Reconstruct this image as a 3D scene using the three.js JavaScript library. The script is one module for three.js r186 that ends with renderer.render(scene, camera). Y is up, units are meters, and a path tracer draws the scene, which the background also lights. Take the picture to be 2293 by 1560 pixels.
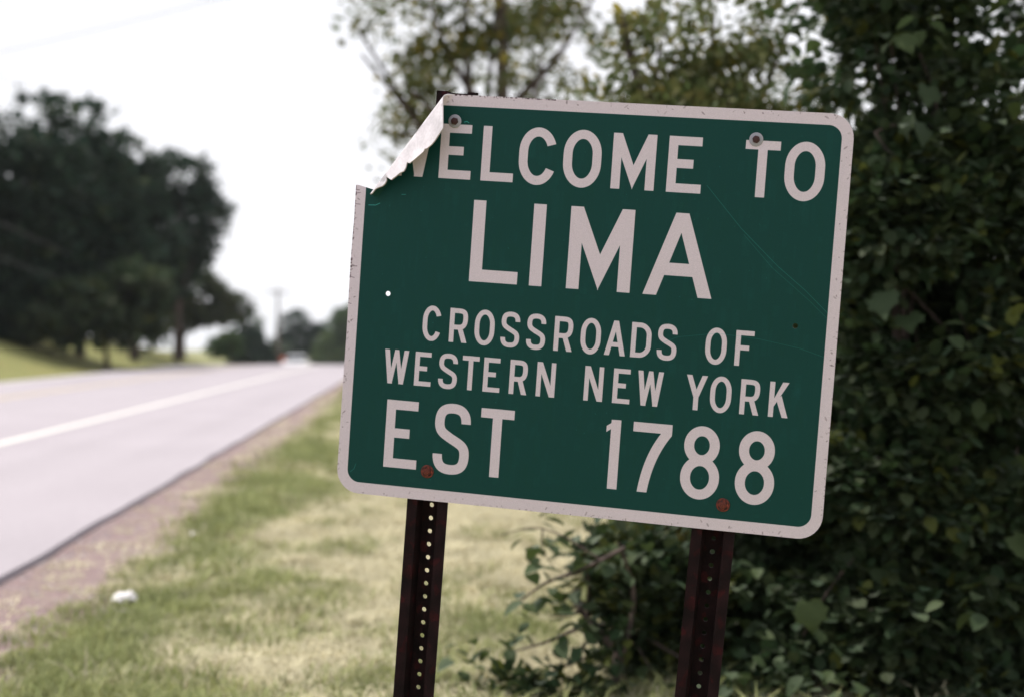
import * as THREE from 'three';
import { mergeGeometries } from 'three/addons/utils/BufferGeometryUtils.js';
import { ImprovedNoise } from 'three/addons/math/ImprovedNoise.js';
import { TessellateModifier } from 'three/addons/modifiers/TessellateModifier.js';
import { RoundedBoxGeometry } from 'three/addons/geometries/RoundedBoxGeometry.js';

// ---------------------------------------------------------------- camera, sky, sun, exposure
const scene = new THREE.Scene();
const EYE = new THREE.Vector3(0, 1.15, 0);
const LOOK = new THREE.Vector3(0.06279, -0.00417, -0.99802).normalize();
const camera = new THREE.PerspectiveCamera(24.45, 1024 / 696, 0.05, 4000);
camera.position.copy(EYE);
camera.lookAt(EYE.clone().add(LOOK));
camera.focus = 2.93;
camera.userData.fStop = 2.7;

const renderer = new THREE.WebGLRenderer({ antialias: true });
renderer.toneMapping = THREE.LinearToneMapping;
renderer.toneMappingExposure = 1.12;
renderer.shadowMap.enabled = true;

const SUN = new THREE.Vector3(-0.4, 0.88, -0.25).normalize();
{ // a thin bright veil of high cloud, a touch bluer overhead, brighter round the sun
  const W = 256, H = 128, data = new Float32Array(W * H * 4), n = new ImprovedNoise();
  for (let r = 0; r < H; r++) for (let c = 0; c < W; c++) {
    const up = ((r + 0.5) / H - 0.5) * Math.PI, a = ((c + 0.5) / W - 0.5) * 2 * Math.PI;
    const x = Math.cos(a) * Math.cos(up), y = Math.sin(up), z = Math.sin(a) * Math.cos(up);
    const k = Math.max(0, x * SUN.x + y * SUN.y + z * SUN.z);
    const veil = 0.5 + 0.5 * n.noise(x * 2.2 + 5, y * 5, z * 2.2) + 0.25 * n.noise(x * 6, y * 14, z * 6 + 3);
    const t = Math.max(0, y), i = (r * W + c) * 4;
    const base = 0.94 + 0.06 * veil + 0.35 * Math.pow(k, 6);
    data[i] = base * (1.0 - 0.16 * t); data[i + 1] = base * (1.0 - 0.12 * t); data[i + 2] = base * (1.03 - 0.02 * t);
    data[i + 3] = 1;
  }
  const sky = new THREE.DataTexture(data, W, H, THREE.RGBAFormat, THREE.FloatType);
  sky.mapping = THREE.EquirectangularReflectionMapping; sky.magFilter = THREE.LinearFilter; sky.needsUpdate = true;
  scene.background = sky; scene.environment = sky;
}
const sun = new THREE.DirectionalLight(new THREE.Color().setRGB(1, 0.95, 0.86), 4.4);
sun.position.copy(SUN).multiplyScalar(120); sun.castShadow = true; sun.shadow.radius = 2;
sun.shadow.mapSize.set(4096, 4096);
Object.assign(sun.shadow.camera, { left: -90, right: 90, top: 90, bottom: -90, near: 1, far: 400 });
scene.add(sun, sun.target);
scene.fog = new THREE.FogExp2(0xe6eaf0, 0.00016);

// ---------------------------------------------------------------- helpers
const noise3 = new ImprovedNoise();
const nz = (x, y, z = 0) => noise3.noise(x, y, z);
function rng(seed) { let a = seed >>> 0; return () => { a = (a + 0x6D2B79F5) | 0; let t = Math.imul(a ^ (a >>> 15), 1 | a); t = (t + Math.imul(t ^ (t >>> 7), 61 | t)) ^ t; return ((t ^ (t >>> 14)) >>> 0) / 4294967296; }; }
const { clamp, lerp, smoothstep } = THREE.MathUtils;
const V = (x, y, z) => new THREE.Vector3(x, y, z);
const col = (r, g, b) => new THREE.Color().setRGB(r, g, b);
const taken = new Map();
function numbered(n) { const k = taken.get(n) || 0; taken.set(n, k + 1); return k ? n + '_' + String(k).padStart(3, '0') : n; }
function tag(o, label, category, group) { o.userData.label = label; o.userData.category = category; if (group) o.userData.group = group; return o; }
function thing(name, label, category, pos, group) { const g = new THREE.Group(); g.name = numbered(name); g.position.copy(pos); scene.add(g); return tag(g, label, category, group); }
function part(name, geo, mat, parent) { const m = new THREE.Mesh(geo, mat); m.name = name; m.castShadow = m.receiveShadow = true; parent.add(m); return m; }
function struct(name, geo, mat) { const m = part(name, geo, mat, scene); m.name = numbered(name); m.userData.kind = 'structure'; return m; }
const CR = new THREE.Vector3().crossVectors(LOOK, V(0, 1, 0)).normalize(), CU = new THREE.Vector3().crossVectors(CR, LOOK);
// survey of the photograph: a direction and a distance along the road give a place on the site
function at(px, py, d) {
  const v = LOOK.clone().addScaledVector(CR, (px - 1146.5) / 3600).addScaledVector(CU, (780 - py) / 3600);
  return EYE.clone().addScaledVector(v, d / -v.z);
}
function tex(w, h, fn, srgb = true) {
  const d = new Uint8Array(w * h * 4);
  for (let y = 0; y < h; y++) for (let x = 0; x < w; x++) { const c = fn(x / w, y / h, x, y), i = (y * w + x) * 4; d[i] = c[0]; d[i + 1] = c[1]; d[i + 2] = c[2]; d[i + 3] = 255; }
  const t = new THREE.DataTexture(d, w, h, THREE.RGBAFormat); t.wrapS = t.wrapT = THREE.RepeatWrapping;
  t.magFilter = THREE.LinearFilter; t.minFilter = THREE.LinearMipmapLinearFilter; t.generateMipmaps = true;
  if (srgb) t.colorSpace = THREE.SRGBColorSpace; t.needsUpdate = true; return t;
}
function tube(points, r0, r1, seg = 6, sides = 6) {
  const c = new THREE.CatmullRomCurve3(points), n = Math.max(2, seg), g = new THREE.TubeGeometry(c, n, 1, sides, false), p = g.attributes.position, per = sides + 1;
  for (let i = 0; i <= n; i++) { const o = c.getPointAt(i / n), r = lerp(r0, r1, i / n); for (let j = 0; j < per; j++) { const k = i * per + j; p.setXYZ(k, o.x + (p.getX(k) - o.x) * r, o.y + (p.getY(k) - o.y) * r, o.z + (p.getZ(k) - o.z) * r); } }
  g.computeVertexNormals(); return g;
}

// ---------------------------------------------------------------- the lie of the land
const drop = (d) => (d < 75 ? 0 : d < 150 ? -0.0006 * (d - 75) ** 2 : -3.375 - 5 * (1 - Math.exp(-(d - 150) * 0.09 / 5)));
const bend = (d) => (d < 40 ? 0 : d < 200 ? 0.0001 * (d - 40) ** 2 : 2.56 + 0.032 * (d - 200));
const EDGE_R = -1.98, EDGE_L = -11.7;
function land(X, d) { // height of the turf, X across the road, d along it
  const bank = smoothstep(-X, 11.9, 18) * 1.45 + smoothstep(-X, 18, 60) * 0.6;
  const rough = 0.03 * nz(X * 0.6, d * 0.6, 2) + 0.012 * nz(X * 2.5, d * 2.5, 7);
  const off = X < -5 ? smoothstep(-X, 11.8, 13) : smoothstep(X, -1.9, -0.8);
  return drop(d) + (X > EDGE_L - 0.05 && X < EDGE_R + 0.02 ? -0.08 : -0.035 + rough * off) + bank * (1 - 0.2 * smoothstep(d, 85, 140)) + (X > 3 ? 0.02 * (X - 3) : 0);
}
const groundY = (x, z) => land(x - bend(-z), -z);

// colour noise of mown, half-dry verge grass
const rT = rng(11);
const grassTex = (() => {
  const N = 1024, a = new Float32Array(N * N * 3);
  for (let i = 0; i < N * N; i++) { a[i * 3] = 118; a[i * 3 + 1] = 114; a[i * 3 + 2] = 78; }
  for (let k = 0; k < 52000; k++) {
    const x0 = rT() * N, y0 = rT() * N, an = rT() * 6.283, L = 8 + rT() * 26, s = rT();
    const c = s < 0.42 ? [150 + rT() * 40, 142 + rT() * 34, 104 + rT() * 30] : s < 0.85 ? [96 + rT() * 40, 112 + rT() * 36, 52 + rT() * 26] : [78, 72, 52];
    for (let t = 0; t < L; t++) { const X = (Math.floor(x0 + Math.cos(an) * t) + N * 4) % N, Y = (Math.floor(y0 + Math.sin(an) * t) + N * 4) % N, i = (Y * N + X) * 3; a[i] = c[0]; a[i + 1] = c[1]; a[i + 2] = c[2]; }
  }
  return tex(N, N, (u, v, x, y) => { const i = (y * N + x) * 3; return [a[i], a[i + 1], a[i + 2]]; });
})();
const rough3 = (N, amp, base, seed) => { const r = rng(seed); const g = new Float32Array(N * N); for (let i = 0; i < N * N; i++) g[i] = r(); return tex(N, N, (u, v, x, y) => { const i = y * N + x, s = (g[i] + g[y * N + (x + 1) % N]) / 2 - 0.5; const q = base.map((b) => clamp(b + s * amp + (g[i] > 0.985 ? 34 : g[i] < 0.02 ? -42 : 0), 0, 255)); return q; }); };
const asphaltTex = rough3(512, 46, [158, 153, 156], 5);
const gravelTex = rough3(512, 90, [142, 126, 124], 6);

// patches where the turf is greener or drier
const patch = (x, d) => clamp(0.3 + 0.45 * Math.exp(-(((x + 1.15 + 0.2 * nz(d * 0.5, 6.6)) / 0.34) ** 2)) - 0.5 * smoothstep(-x, 1.45, 1.8) + 0.5 * nz(x * 0.5 + 3, d * 0.35, 1.5) + 0.55 * nz(x * 1.7, d * 1.1, 4.2), 0, 1);
function sheet(ds, Xs, fn, colour) {
  const pos = [], uv = [], cs = [], idx = [], nX = Xs.length;
  ds.forEach((d) => Xs.forEach((X) => { const p = fn(X, d); pos.push(p[0], p[1], p[2]); uv.push(p[0] / 1.9, p[2] / 1.9); if (colour) cs.push(...colour(X, d)); }));
  for (let i = 0; i < ds.length - 1; i++) for (let j = 0; j < nX - 1; j++) { const a = i * nX + j, b = a + 1, c = a + nX, e = c + 1; idx.push(a, b, c, b, e, c); }
  const g = new THREE.BufferGeometry(); g.setAttribute('position', new THREE.Float32BufferAttribute(pos, 3)); g.setAttribute('uv', new THREE.Float32BufferAttribute(uv, 2));
  if (colour) g.setAttribute('color', new THREE.Float32BufferAttribute(cs, 3));
  g.setIndex(idx); g.computeVertexNormals(); return g;
}
const steps = (list) => { const o = []; for (const [a, b, s] of list) for (let x = a; x < b - 1e-6; x += s) o.push(x); return o; };
const dG = [...steps([[-300, -60, 40], [-60, -6, 4], [-6, 2, 1], [2, 16, 0.14], [16, 40, 0.5], [40, 160, 2], [160, 400, 12], [400, 1600, 120]]), 1600];
const xG = [...steps([[-900, -100, 80], [-100, -40, 10], [-40, -11.8, 0.7]]), -11.75, -11.72, -1.97, -1.95, ...steps([[-1.9, 3, 0.14], [3, 12, 0.6], [12, 60, 6], [60, 900, 70]]), 900];
struct('ground', sheet(dG, xG, (X, d) => [X + bend(d), land(X, d), -d], (X, d) => { const p = patch(X, d), far = X < -11 ? 1 : 0; return far ? [0.84 + 0.2 * p, 0.84, 0.58] : [lerp(1.3, 0.95, p), lerp(1.18, 1.05, p), lerp(1.3, 0.8, p)]; }),
  new THREE.MeshStandardMaterial({ map: grassTex, vertexColors: true, roughness: 1, bumpMap: grassTex, bumpScale: 0.012 }));

const ragged = (d) => 0.026 * nz(d * 0.9, 3.3) + 0.012 * nz(d * 5, 1.1);
const dR = [...steps([[-120, -4, 8], [-4, 40, 0.25], [40, 200, 2], [200, 420, 10]]), 420];
{ // asphalt with its broken edge standing proud of the shoulder
  const Xs = [EDGE_L, -11.68, ...steps([[-11.4, -2.2, 0.3]]), EDGE_R - 0.02, EDGE_R, EDGE_R + 0.006];
  const g = sheet(dR, Xs, (X, d) => { const last = X > EDGE_R + 0.001, first = X === EDGE_L, r = X > -2.1 ? ragged(d) : 0; return [X + r + bend(d), drop(d) + (last || first ? -0.1 : 0.008 + 0.05 * (1 - Math.abs((X + 6.8) / 4.9)) * 0.6), -d]; }, (X, d) => { const k = 0.93 + 0.09 * nz(X * 2.1, d * 0.05, 4) + 0.07 * nz(X * 0.9 + 3, d * 0.5, 8); return [k, k, k]; });
  struct('road', g, new THREE.MeshStandardMaterial({ map: asphaltTex, roughness: 0.82, bumpMap: asphaltTex, bumpScale: 0.004, color: col(1.0, 0.95, 0.98), vertexColors: true }));
}
{ // painted lines, worn
  const paint = (hex) => { const r = rng(77), N = 256; const m = rough3(N, 30, hex, 9); return new THREE.MeshStandardMaterial({ map: m, roughness: 0.7 }); };
  const white = paint([216, 212, 204]), yellow = paint([190, 172, 138]);
  const line = (X0, X1, m) => struct('road_marking', sheet(dR, [X0, X1], (X, d) => [X + bend(d), drop(d) + 0.013 + 0.05 * (1 - Math.abs((X + 6.8) / 4.9)) * 0.6, -d]), m);
  line(-4.6, -4.47, white); line(-8.06, -7.95, yellow); line(-8.3, -8.19, yellow); line(-11.35, -11.2, white);
}
{ // crumbly shoulder between asphalt and turf
  const dS = steps([[-20, 45, 0.2], [45, 120, 2]]), Xs = [0, 0.15, 0.3, 0.45, 0.6, 0.75, 0.9, 1];
  const g = sheet(dS, Xs, (k, d) => { const w = 0.62 + 0.16 * nz(d * 0.6, 8) + 0.1 * nz(d * 2.6, 5), X = EDGE_R - 0.1 + (w + 0.1) * k; return [X + bend(d), drop(d) - 0.022 + 0.012 * nz(X * 5, d * 5, 3) - 0.05 * Math.max(0, k - 0.85), -d]; });
  struct('gravel_shoulder', g, new THREE.MeshStandardMaterial({ map: gravelTex, roughness: 1, bumpMap: gravelTex, bumpScale: 0.012, color: col(0.76, 0.68, 0.68) }));
}

// ---------------------------------------------------------------- the town sign
const SW = 0.9144, SH = 0.762;
function printCanvas() {
  const cv = document.createElement('canvas'), K = 2040 / SW; cv.width = 2040; cv.height = Math.round(SH * K);
  const c = cv.getContext('2d'), r = rng(42);
  c.setTransform(1, 0, 0, 1, 0, 0); c.fillStyle = 'rgb(203,190,198)'; c.fillRect(0, 0, cv.width, cv.height);
  c.setTransform(K, 0, 0, -K, 0, cv.height); // metres, y up
  const rr = (x, y, w, h, q) => { c.beginPath(); c.moveTo(x + q, y); c.lineTo(x + w - q, y); c.arc(x + w - q, y + q, q, -Math.PI / 2, 0); c.lineTo(x + w, y + h - q); c.arc(x + w - q, y + h - q, q, 0, Math.PI / 2); c.lineTo(x + q, y + h); c.arc(x + q, y + h - q, q, Math.PI / 2, Math.PI); c.lineTo(x, y + q); c.arc(x + q, y + q, q, Math.PI, Math.PI * 1.5); c.closePath(); };
  c.fillStyle = 'rgb(4,57,53)'; rr(0.0205, 0.0215, SW - 0.041, SH - 0.0425, 0.024); c.fill();
  // faint streaks of weathering in the green sheeting
  for (let i = 0; i < 900; i++) { const x = 0.03 + r() * 0.84, y = 0.03 + r() * 0.65; c.fillStyle = r() < 0.5 ? 'rgba(24,84,78,0.06)' : 'rgba(2,46,44,0.08)'; c.fillRect(x, y, 0.002 + r() * 0.012, 0.004 + r() * 0.05); }
  const ink = 'rgb(203,190,198)';
  const poly = (p) => { c.beginPath(); p.forEach(([x, y], i) => (i ? c.lineTo(x, y) : c.moveTo(x, y))); c.closePath(); c.fill(); };
  const box = (x, y, w, h) => c.fillRect(x, y, w, h);
  function glyph(ch, x0, x1, yb, cap, s) {
    const w = x1 - x0, h = s / 2, o = cap * 0.022, t = s * 0.97;
    c.save(); c.translate(x0, yb); c.fillStyle = c.strokeStyle = ink; c.lineWidth = s; c.lineCap = 'butt'; c.lineJoin = 'miter';
    const mid = cap * 0.515, P = Math.PI, ry = cap * 0.36;
    const clip = () => { c.beginPath(); c.rect(-0.001, 0, w + 0.002, cap); c.clip(); };
    const leg = (a, b, k = s) => poly([[a[0] - k / 2, a[1]], [a[0] + k / 2, a[1]], [b[0] + k / 2, b[1]], [b[0] - k / 2, b[1]]]);
    const oval = (from, to) => { c.beginPath(); c.ellipse(w / 2, cap + o - h - ry, w / 2 - h, ry, 0, from, P, false); c.ellipse(w / 2, ry + h - o, w / 2 - h, ry, 0, P, to, false); };
    switch (ch) {
      case 'E': box(0, 0, s, cap); box(0, cap - t, w * 0.96, t); box(0, 0, w, t); box(0, mid - t / 2, w * 0.74, t); break;
      case 'F': box(0, 0, s, cap); box(0, cap - t, w, t); box(0, mid - t / 2, w * 0.76, t); break;
      case 'L': box(0, 0, s, cap); box(0, 0, w, t); break;
      case 'I': box(0, 0, w, cap); break;
      case 'T': box(0, cap - t, w, t); box(w / 2 - h, 0, s, cap); break;
      case 'O': oval(0, 2 * P); c.closePath(); c.stroke(); break;
      case 'C': oval(P * 0.12, P * 1.86); c.stroke(); break;
      case 'D': box(0, 0, s, cap); c.beginPath(); c.moveTo(0, cap - h); c.lineTo(w * 0.42, cap - h); c.ellipse(w * 0.42, cap - h - ry * 0.8, w * 0.58 - h, ry * 0.8, 0, P / 2, 0, true); c.lineTo(w - h, h + ry * 0.8); c.ellipse(w * 0.42, h + ry * 0.8, w * 0.58 - h, ry * 0.8, 0, 0, -P / 2, true); c.lineTo(0, h); c.stroke(); break;
      case 'S': c.beginPath(); c.moveTo(w - h, cap * 0.735); c.bezierCurveTo(w - h, cap * 0.89, w * 0.73, cap - h + o, w * 0.5, cap - h + o); c.bezierCurveTo(w * 0.24, cap - h + o, h * 1.1, cap * 0.89, h * 1.1, cap * 0.74);
        c.bezierCurveTo(h * 1.1, cap * 0.6, w * 0.26, cap * 0.575, w * 0.5, cap * 0.5); c.bezierCurveTo(w * 0.78, cap * 0.42, w - h, cap * 0.4, w - h, cap * 0.265); c.bezierCurveTo(w - h, cap * 0.11, w * 0.76, h - o, w * 0.5, h - o); c.bezierCurveTo(w * 0.25, h - o, h, cap * 0.11, h, cap * 0.27); c.stroke(); break;
      case 'R': box(0, 0, s, cap); c.beginPath(); c.moveTo(0, cap - h); c.lineTo(w * 0.5, cap - h); c.bezierCurveTo(w * 0.82, cap - h, w - h, cap * 0.86, w - h, cap * 0.715); c.bezierCurveTo(w - h, cap * 0.57, w * 0.82, cap * 0.43 + h * 0.2, w * 0.5, cap * 0.43 + h * 0.2); c.lineTo(0, cap * 0.43 + h * 0.2); c.stroke(); poly([[w * 0.42, cap * 0.46], [w * 0.42 + s * 1.08, cap * 0.46], [w, 0], [w - s * 1.12, 0]]); break;
      case 'A': clip(); poly([[0, 0], [s * 1.06, 0], [w / 2 + h * 1.0, cap], [w / 2 - h, cap]]); poly([[w, 0], [w - s * 1.06, 0], [w / 2 - h * 1.0, cap], [w / 2 + h, cap]]); box(w * 0.22, cap * 0.245, w * 0.56, t); break;
      case 'M': box(0, 0, s, cap); box(w - s, 0, s, cap); for (const m of [0, 1]) { const X = (x) => (m ? w - x : x); poly([[X(0), cap], [X(s * 0.98), cap], [X(w / 2 + s * 0.03), cap * 0.43 - s * 0.02], [X(w / 2 + s * 0.03), 0], [X(s * 0.98), cap * 0.57], [X(0), cap * 0.6]]); } break;
      case 'N': box(0, 0, s * 0.95, cap); box(w - s * 0.95, 0, s * 0.95, cap); poly([[0, cap], [s * 1.12, cap], [w, 0], [w - s * 1.12, 0]]); break;
      case 'W': { const k = s * 1.02, a = w * 0.275, b = w * 0.725; leg([k / 2, cap], [a, 0], k); leg([w / 2, cap], [a, 0], k * 0.86); leg([w / 2, cap], [b, 0], k * 0.86); leg([w - k / 2, cap], [b, 0], k); break; }
      case 'Y': leg([s * 0.56, cap], [w / 2, cap * 0.38], s * 1.1); leg([w - s * 0.56, cap], [w / 2, cap * 0.38], s * 1.1); box(w / 2 - h, 0, s, cap * 0.46); break;
      case 'K': box(0, 0, s, cap); poly([[s * 0.9, cap * 0.27], [s * 0.9, cap * 0.5], [w * 0.95 - s * 1.2, cap], [w * 0.97, cap]]); poly([[w * 0.36, cap * 0.5], [w * 0.62, cap * 0.62], [w, 0], [w - s * 1.16, 0]]); break;
      case '1': box(w - s, 0, s, cap); poly([[w - s * 0.72, cap], [w, cap], [w, cap * 0.8], [w - s, cap * 0.862], [0, cap * 0.815], [0, cap * 0.905], [w - s * 1.05, cap * 0.945]]); break;
      case '7': box(0, cap - t, w, t); c.beginPath(); c.moveTo(w, cap); c.lineTo(w, cap - t * 1.15); c.quadraticCurveTo(w * 0.56, cap * 0.5, w * 0.2 + s, 0); c.lineTo(w * 0.2, 0); c.quadraticCurveTo(w * 0.3, cap * 0.52, w * 0.72, cap - t); c.closePath(); c.fill(); break;
      case '8': c.beginPath(); c.ellipse(w / 2, cap * 0.745, w * 0.455 - h, cap * 0.277 - h, 0, 0, 2 * P); c.closePath(); c.stroke(); c.beginPath(); c.ellipse(w / 2, cap * 0.285, w / 2 - h, cap * 0.31 - h, 0, 0, 2 * P); c.closePath(); c.stroke(); break;
    }
    c.restore();
  }
  const set = (yb, cap, s, list) => list.forEach(([ch, a, b]) => glyph(ch, a, b, yb, cap, s));
  set(0.606, 0.1012, 0.0167, [['W', 0.056, 0.1465], ['E', 0.1612, 0.2225], ['L', 0.242, 0.3034], ['C', 0.3124, 0.383], ['O', 0.3958, 0.4665], ['M', 0.4865, 0.5661], ['E', 0.5885, 0.6512], ['T', 0.7262, 0.7886], ['O', 0.7985, 0.869]]);
  set(0.418, 0.1515, 0.0238, [['L', 0.2329, 0.3248], ['I', 0.3474, 0.3711], ['M', 0.4172, 0.536], ['A', 0.5596, 0.6859]]);
  set(0.302, 0.0637, 0.0091, [['C', 0.1495, 0.1857], ['R', 0.2017, 0.2366], ['O', 0.2502, 0.2884], ['S', 0.3005, 0.3365], ['S', 0.3495, 0.3857], ['R', 0.4017, 0.4367], ['O', 0.4515, 0.4892], ['A', 0.4967, 0.5359], ['D', 0.5453, 0.5825], ['S', 0.5935, 0.6297], ['O', 0.6814, 0.7199], ['F', 0.7353, 0.7682]]);
  set(0.2152, 0.0638, 0.0091, [['W', 0.0796, 0.1271], ['E', 0.1398, 0.1724], ['S', 0.1863, 0.2228], ['T', 0.2315, 0.264], ['E', 0.273, 0.3054], ['R', 0.3232, 0.3572], ['N', 0.3745, 0.41], ['N', 0.4645, 0.4998], ['E', 0.5181, 0.5505], ['W', 0.5631, 0.6103], ['Y', 0.652, 0.6907], ['O', 0.6966, 0.735], ['R', 0.751, 0.7858], ['K', 0.8027, 0.8381]]);
  set(0.0562, 0.1282, 0.0182, [['E', 0.0905, 0.155], ['S', 0.1855, 0.2555], ['T', 0.2741, 0.3381], ['1', 0.5119, 0.5385], ['7', 0.5616, 0.6331], ['8', 0.6535, 0.7245], ['8', 0.7531, 0.8238]]);
  // scratches and nicks
  const scratch = (pts, a, lw) => { c.strokeStyle = `rgba(64,150,146,${a})`; c.lineWidth = lw; c.lineCap = 'round'; c.beginPath(); pts.forEach(([x, y], i) => (i ? c.lineTo(x, y) : c.moveTo(x, y))); c.stroke(); };
  scratch([[0.662, 0.622], [0.73, 0.548], [0.8, 0.485], [0.85, 0.447], [0.894, 0.408]], 0.5, 0.0007);
  scratch([[0.735, 0.538], [0.79, 0.482], [0.86, 0.428], [0.894, 0.398]], 0.35, 0.0006);
  scratch([[0.602, 0.332], [0.63, 0.345], [0.7, 0.357], [0.776, 0.353], [0.85, 0.342], [0.893, 0.33]], 0.35, 0.0007);
  scratch([[0.028, 0.5475], [0.042, 0.548], [0.05, 0.552]], 0.9, 0.0012); scratch([[0.092, 0.571], [0.1, 0.5715]], 0.9, 0.001);
  scratch([[0.204, 0.712], [0.209, 0.7135], [0.213, 0.711]], 0.9, 0.0014); scratch([[0.026, 0.04], [0.033, 0.046], [0.036, 0.056]], 0.7, 0.0007);
  for (let i = 0; i < 150; i++) { const x = 0.025 + r() * 0.86, y = 0.025 + r() * 0.71; scratch([[x, y], [x + (r() - 0.5) * 0.004, y + (r() - 0.5) * 0.004]], 0.15 + r() * 0.35, 0.0004 + r() * 0.0005); }
  for (let i = 0; i < 260; i++) { c.fillStyle = `rgba(70,56,58,${0.08 + r() * 0.3})`; const e = Math.floor(r() * 4), k = r(), q = 0.0005 + r() * 0.0012, m = r() * r() * 0.018; const [x, y] = e === 0 ? [m, k * SH] : e === 1 ? [SW - m, k * SH] : e === 2 ? [k * SW, m] : [k * SW, SH - m]; c.beginPath(); c.ellipse(x, y, q * (1 + 2 * r()), q, r() * 3, 0, 7); c.fill(); }
  for (const [y, L] of [[0.575, 0.008], [0.568, 0.01], [0.548, 0.011], [0.52, 0.005], [0.43, 0.013], [0.36, 0.006], [0.41, 0.009]]) { c.strokeStyle = 'rgba(60,44,50,0.6)'; c.lineWidth = 0.0013; c.beginPath(); c.moveTo(0, y); c.lineTo(L, y + (r() - 0.5) * 0.004); c.stroke(); }
  for (let i = 0; i < 46; i++) { c.fillStyle = 'rgba(66,48,52,0.55)'; const y = 0.4 + r() * 0.18; c.fillRect(0, y, 0.0012 + r() * 0.002, 0.001 + r() * 0.004); const x = 0.18 + r() * 0.2; c.fillRect(x, SH - 0.0022, 0.001 + r() * 0.004, 0.0022); }
  // reflective-bead grain
  c.setTransform(1, 0, 0, 1, 0, 0);
  const im = c.getImageData(0, 0, cv.width, cv.height), D = im.data; for (let i = 0; i < D.length; i += 4) { const k = 1 + (r() - 0.5) * 0.14; D[i] *= k; D[i + 1] *= k; D[i + 2] *= k; } c.putImageData(im, 0, 0);
  const t = new THREE.CanvasTexture(cv); t.colorSpace = THREE.SRGBColorSpace; t.anisotropy = 8; return t;
}
{
  const ax = V(0.96103551, -0.07938508, 0.2647806), ay = V(0.06518452, 0.99594477, 0.06200799), az = V(-0.26862936, -0.04233228, 0.96231297);
  const centre = V(0.32092454, 1.20822274, -2.94341287), DOWN = 1.256;
  const sign = thing('town_sign', 'green town welcome sign with bent torn corner on two brown steel posts', 'road sign', centre.clone().addScaledVector(ay, -DOWN));
  sign.quaternion.setFromRotationMatrix(new THREE.Matrix4().makeBasis(ax, ay, az));
  const OX = SW / 2, OY = SH / 2 - DOWN; // sheet coordinates -> group coordinates: x - OX, y - OY
  // the curl of the torn corner
  const A = [0.1648, 0.7550], u = [-0.567, -0.824], m = [0.824, -0.567], r = 0.012, TH = 2.42;
  const Ac = [A[0] + r * m[0], A[1] + r * m[1]];
  const dents = [[0.1856, 0.7127, 0.0022], [0.7438, 0.7088, 0.0026], [0.1774, 0.0549, 0.0012], [0.7352, 0.0474, 0.0012]];
  const bl = [0.13, 0.61], bd = (() => { const x = 0.068 - 0.13, y = 0.43 - 0.61, l = Math.hypot(x, y); return [x / l, y / l]; })();
  function surf(x, y, h, curl = false) { // point of the bent sheet, h along its normal
    let X = x, Y = y, Z = 0;
    const q0 = -((x - Ac[0]) * m[0] + (y - Ac[1]) * m[1]);
    for (const [dx, dy, k] of dents) { const e = Math.hypot(x - dx, y - dy) / 0.03; if (e < 1) Z -= k * (1 - e * e) ** 2; }
    const s = (x - bl[0]) * bd[1] - (y - bl[1]) * bd[0]; // signed distance to the slight buckle
    const side = s > -0.016 ? 0.5 * (Math.min(s, 0.016) + 0.016) ** 2 / 0.032 + Math.max(0, s - 0.016) : 0;
    Z -= 0.05 * side + 0.0016 * nz(x * 5, y * 5, 9);
    let N = [0, 0, 1];
    if (curl && q0 > 0) {
      const th = Math.min(q0 / r, TH), rest = Math.max(0, q0 - r * TH);
      const out = r * Math.sin(th) + rest * Math.cos(th), up = r * (1 - Math.cos(th)) + rest * Math.sin(th);
      X = x + m[0] * q0 - m[0] * out; Y = y + m[1] * q0 - m[1] * out; Z += up;
      N = [m[0] * Math.sin(th), m[1] * Math.sin(th), Math.cos(th)];
    }
    return [X + N[0] * h - OX, Y + N[1] * h - OY, Z + N[2] * h];
  }
  const R = 0.044, out = [];
  const arc = (cx, cy, a0, a1) => { for (let i = 0; i <= 8; i++) { const a = lerp(a0, a1, i / 8); out.push([cx + R * Math.cos(a), cy + R * Math.sin(a)]); } };
  arc(SW - R, SH - R, Math.PI / 2, 0); arc(SW - R, R, 0, -Math.PI / 2); arc(R, R, -Math.PI / 2, -Math.PI);
  out.push([0.0006, 0.3], [-0.0006, 0.44], [0.0008, 0.52], [0, 0.584], [0.006, 0.5838], [0.012, 0.5822], [0.0205, 0.5805], [0.03, 0.5782], [0.0388, 0.5765]);
  const tq = (t, q) => [Ac[0] + u[0] * t - m[0] * q, Ac[1] + u[1] * t - m[1] * q];
  const rag = [[0.208, 0.0330], [0.2, 0.041], [0.1935, 0.043], [0.187, 0.041], [0.182, 0.034], [0.1795, 0.052], [0.176, 0.0535], [0.169, 0.057], [0.158, 0.061], [0.151, 0.0675], [0.144, 0.066], [0.1345, 0.059], [0.1325, 0.067], [0.122, 0.072], [0.11, 0.0765], [0.099, 0.0805], [0.093, 0.0785], [0.0895, 0.0835], [0.079, 0.0875], [0.07, 0.0885]];
  const crBottom = tq(0.2268, 0), tip = [tq(0.2285, 0.012), tq(0.2285, 0.022), tq(0.224, 0.0285), tq(0.214, 0.0285)];
  const flapEdge = [...tip, ...rag.map(([t, q]) => tq(t, q)), [Ac[0] - 0.567 * (-0.0167) - 0.102, SH], [0.1842 - 0.05, SH]];
  flapEdge[flapEdge.length - 2] = [0.1842 - 0.1035, SH];
  const crTop = [0.1842, SH];
  const shape = (p) => new THREE.Shape(p.map(([x, y]) => new THREE.Vector2(x, y)));
  const hole = (x, y, q) => { const h = new THREE.Path(); h.absellipse(x, y, q, q, 0, Math.PI * 2, true); return h; };
  const HOLES = [[0.078, 0.3833], [0.8389, 0.3813]];
  const flat = shape([...out, crBottom, crTop]); HOLES.forEach(([x, y]) => flat.holes.push(hole(x, y, 0.0048)));
  const flap = shape([crTop, crBottom, ...flapEdge]);
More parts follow.
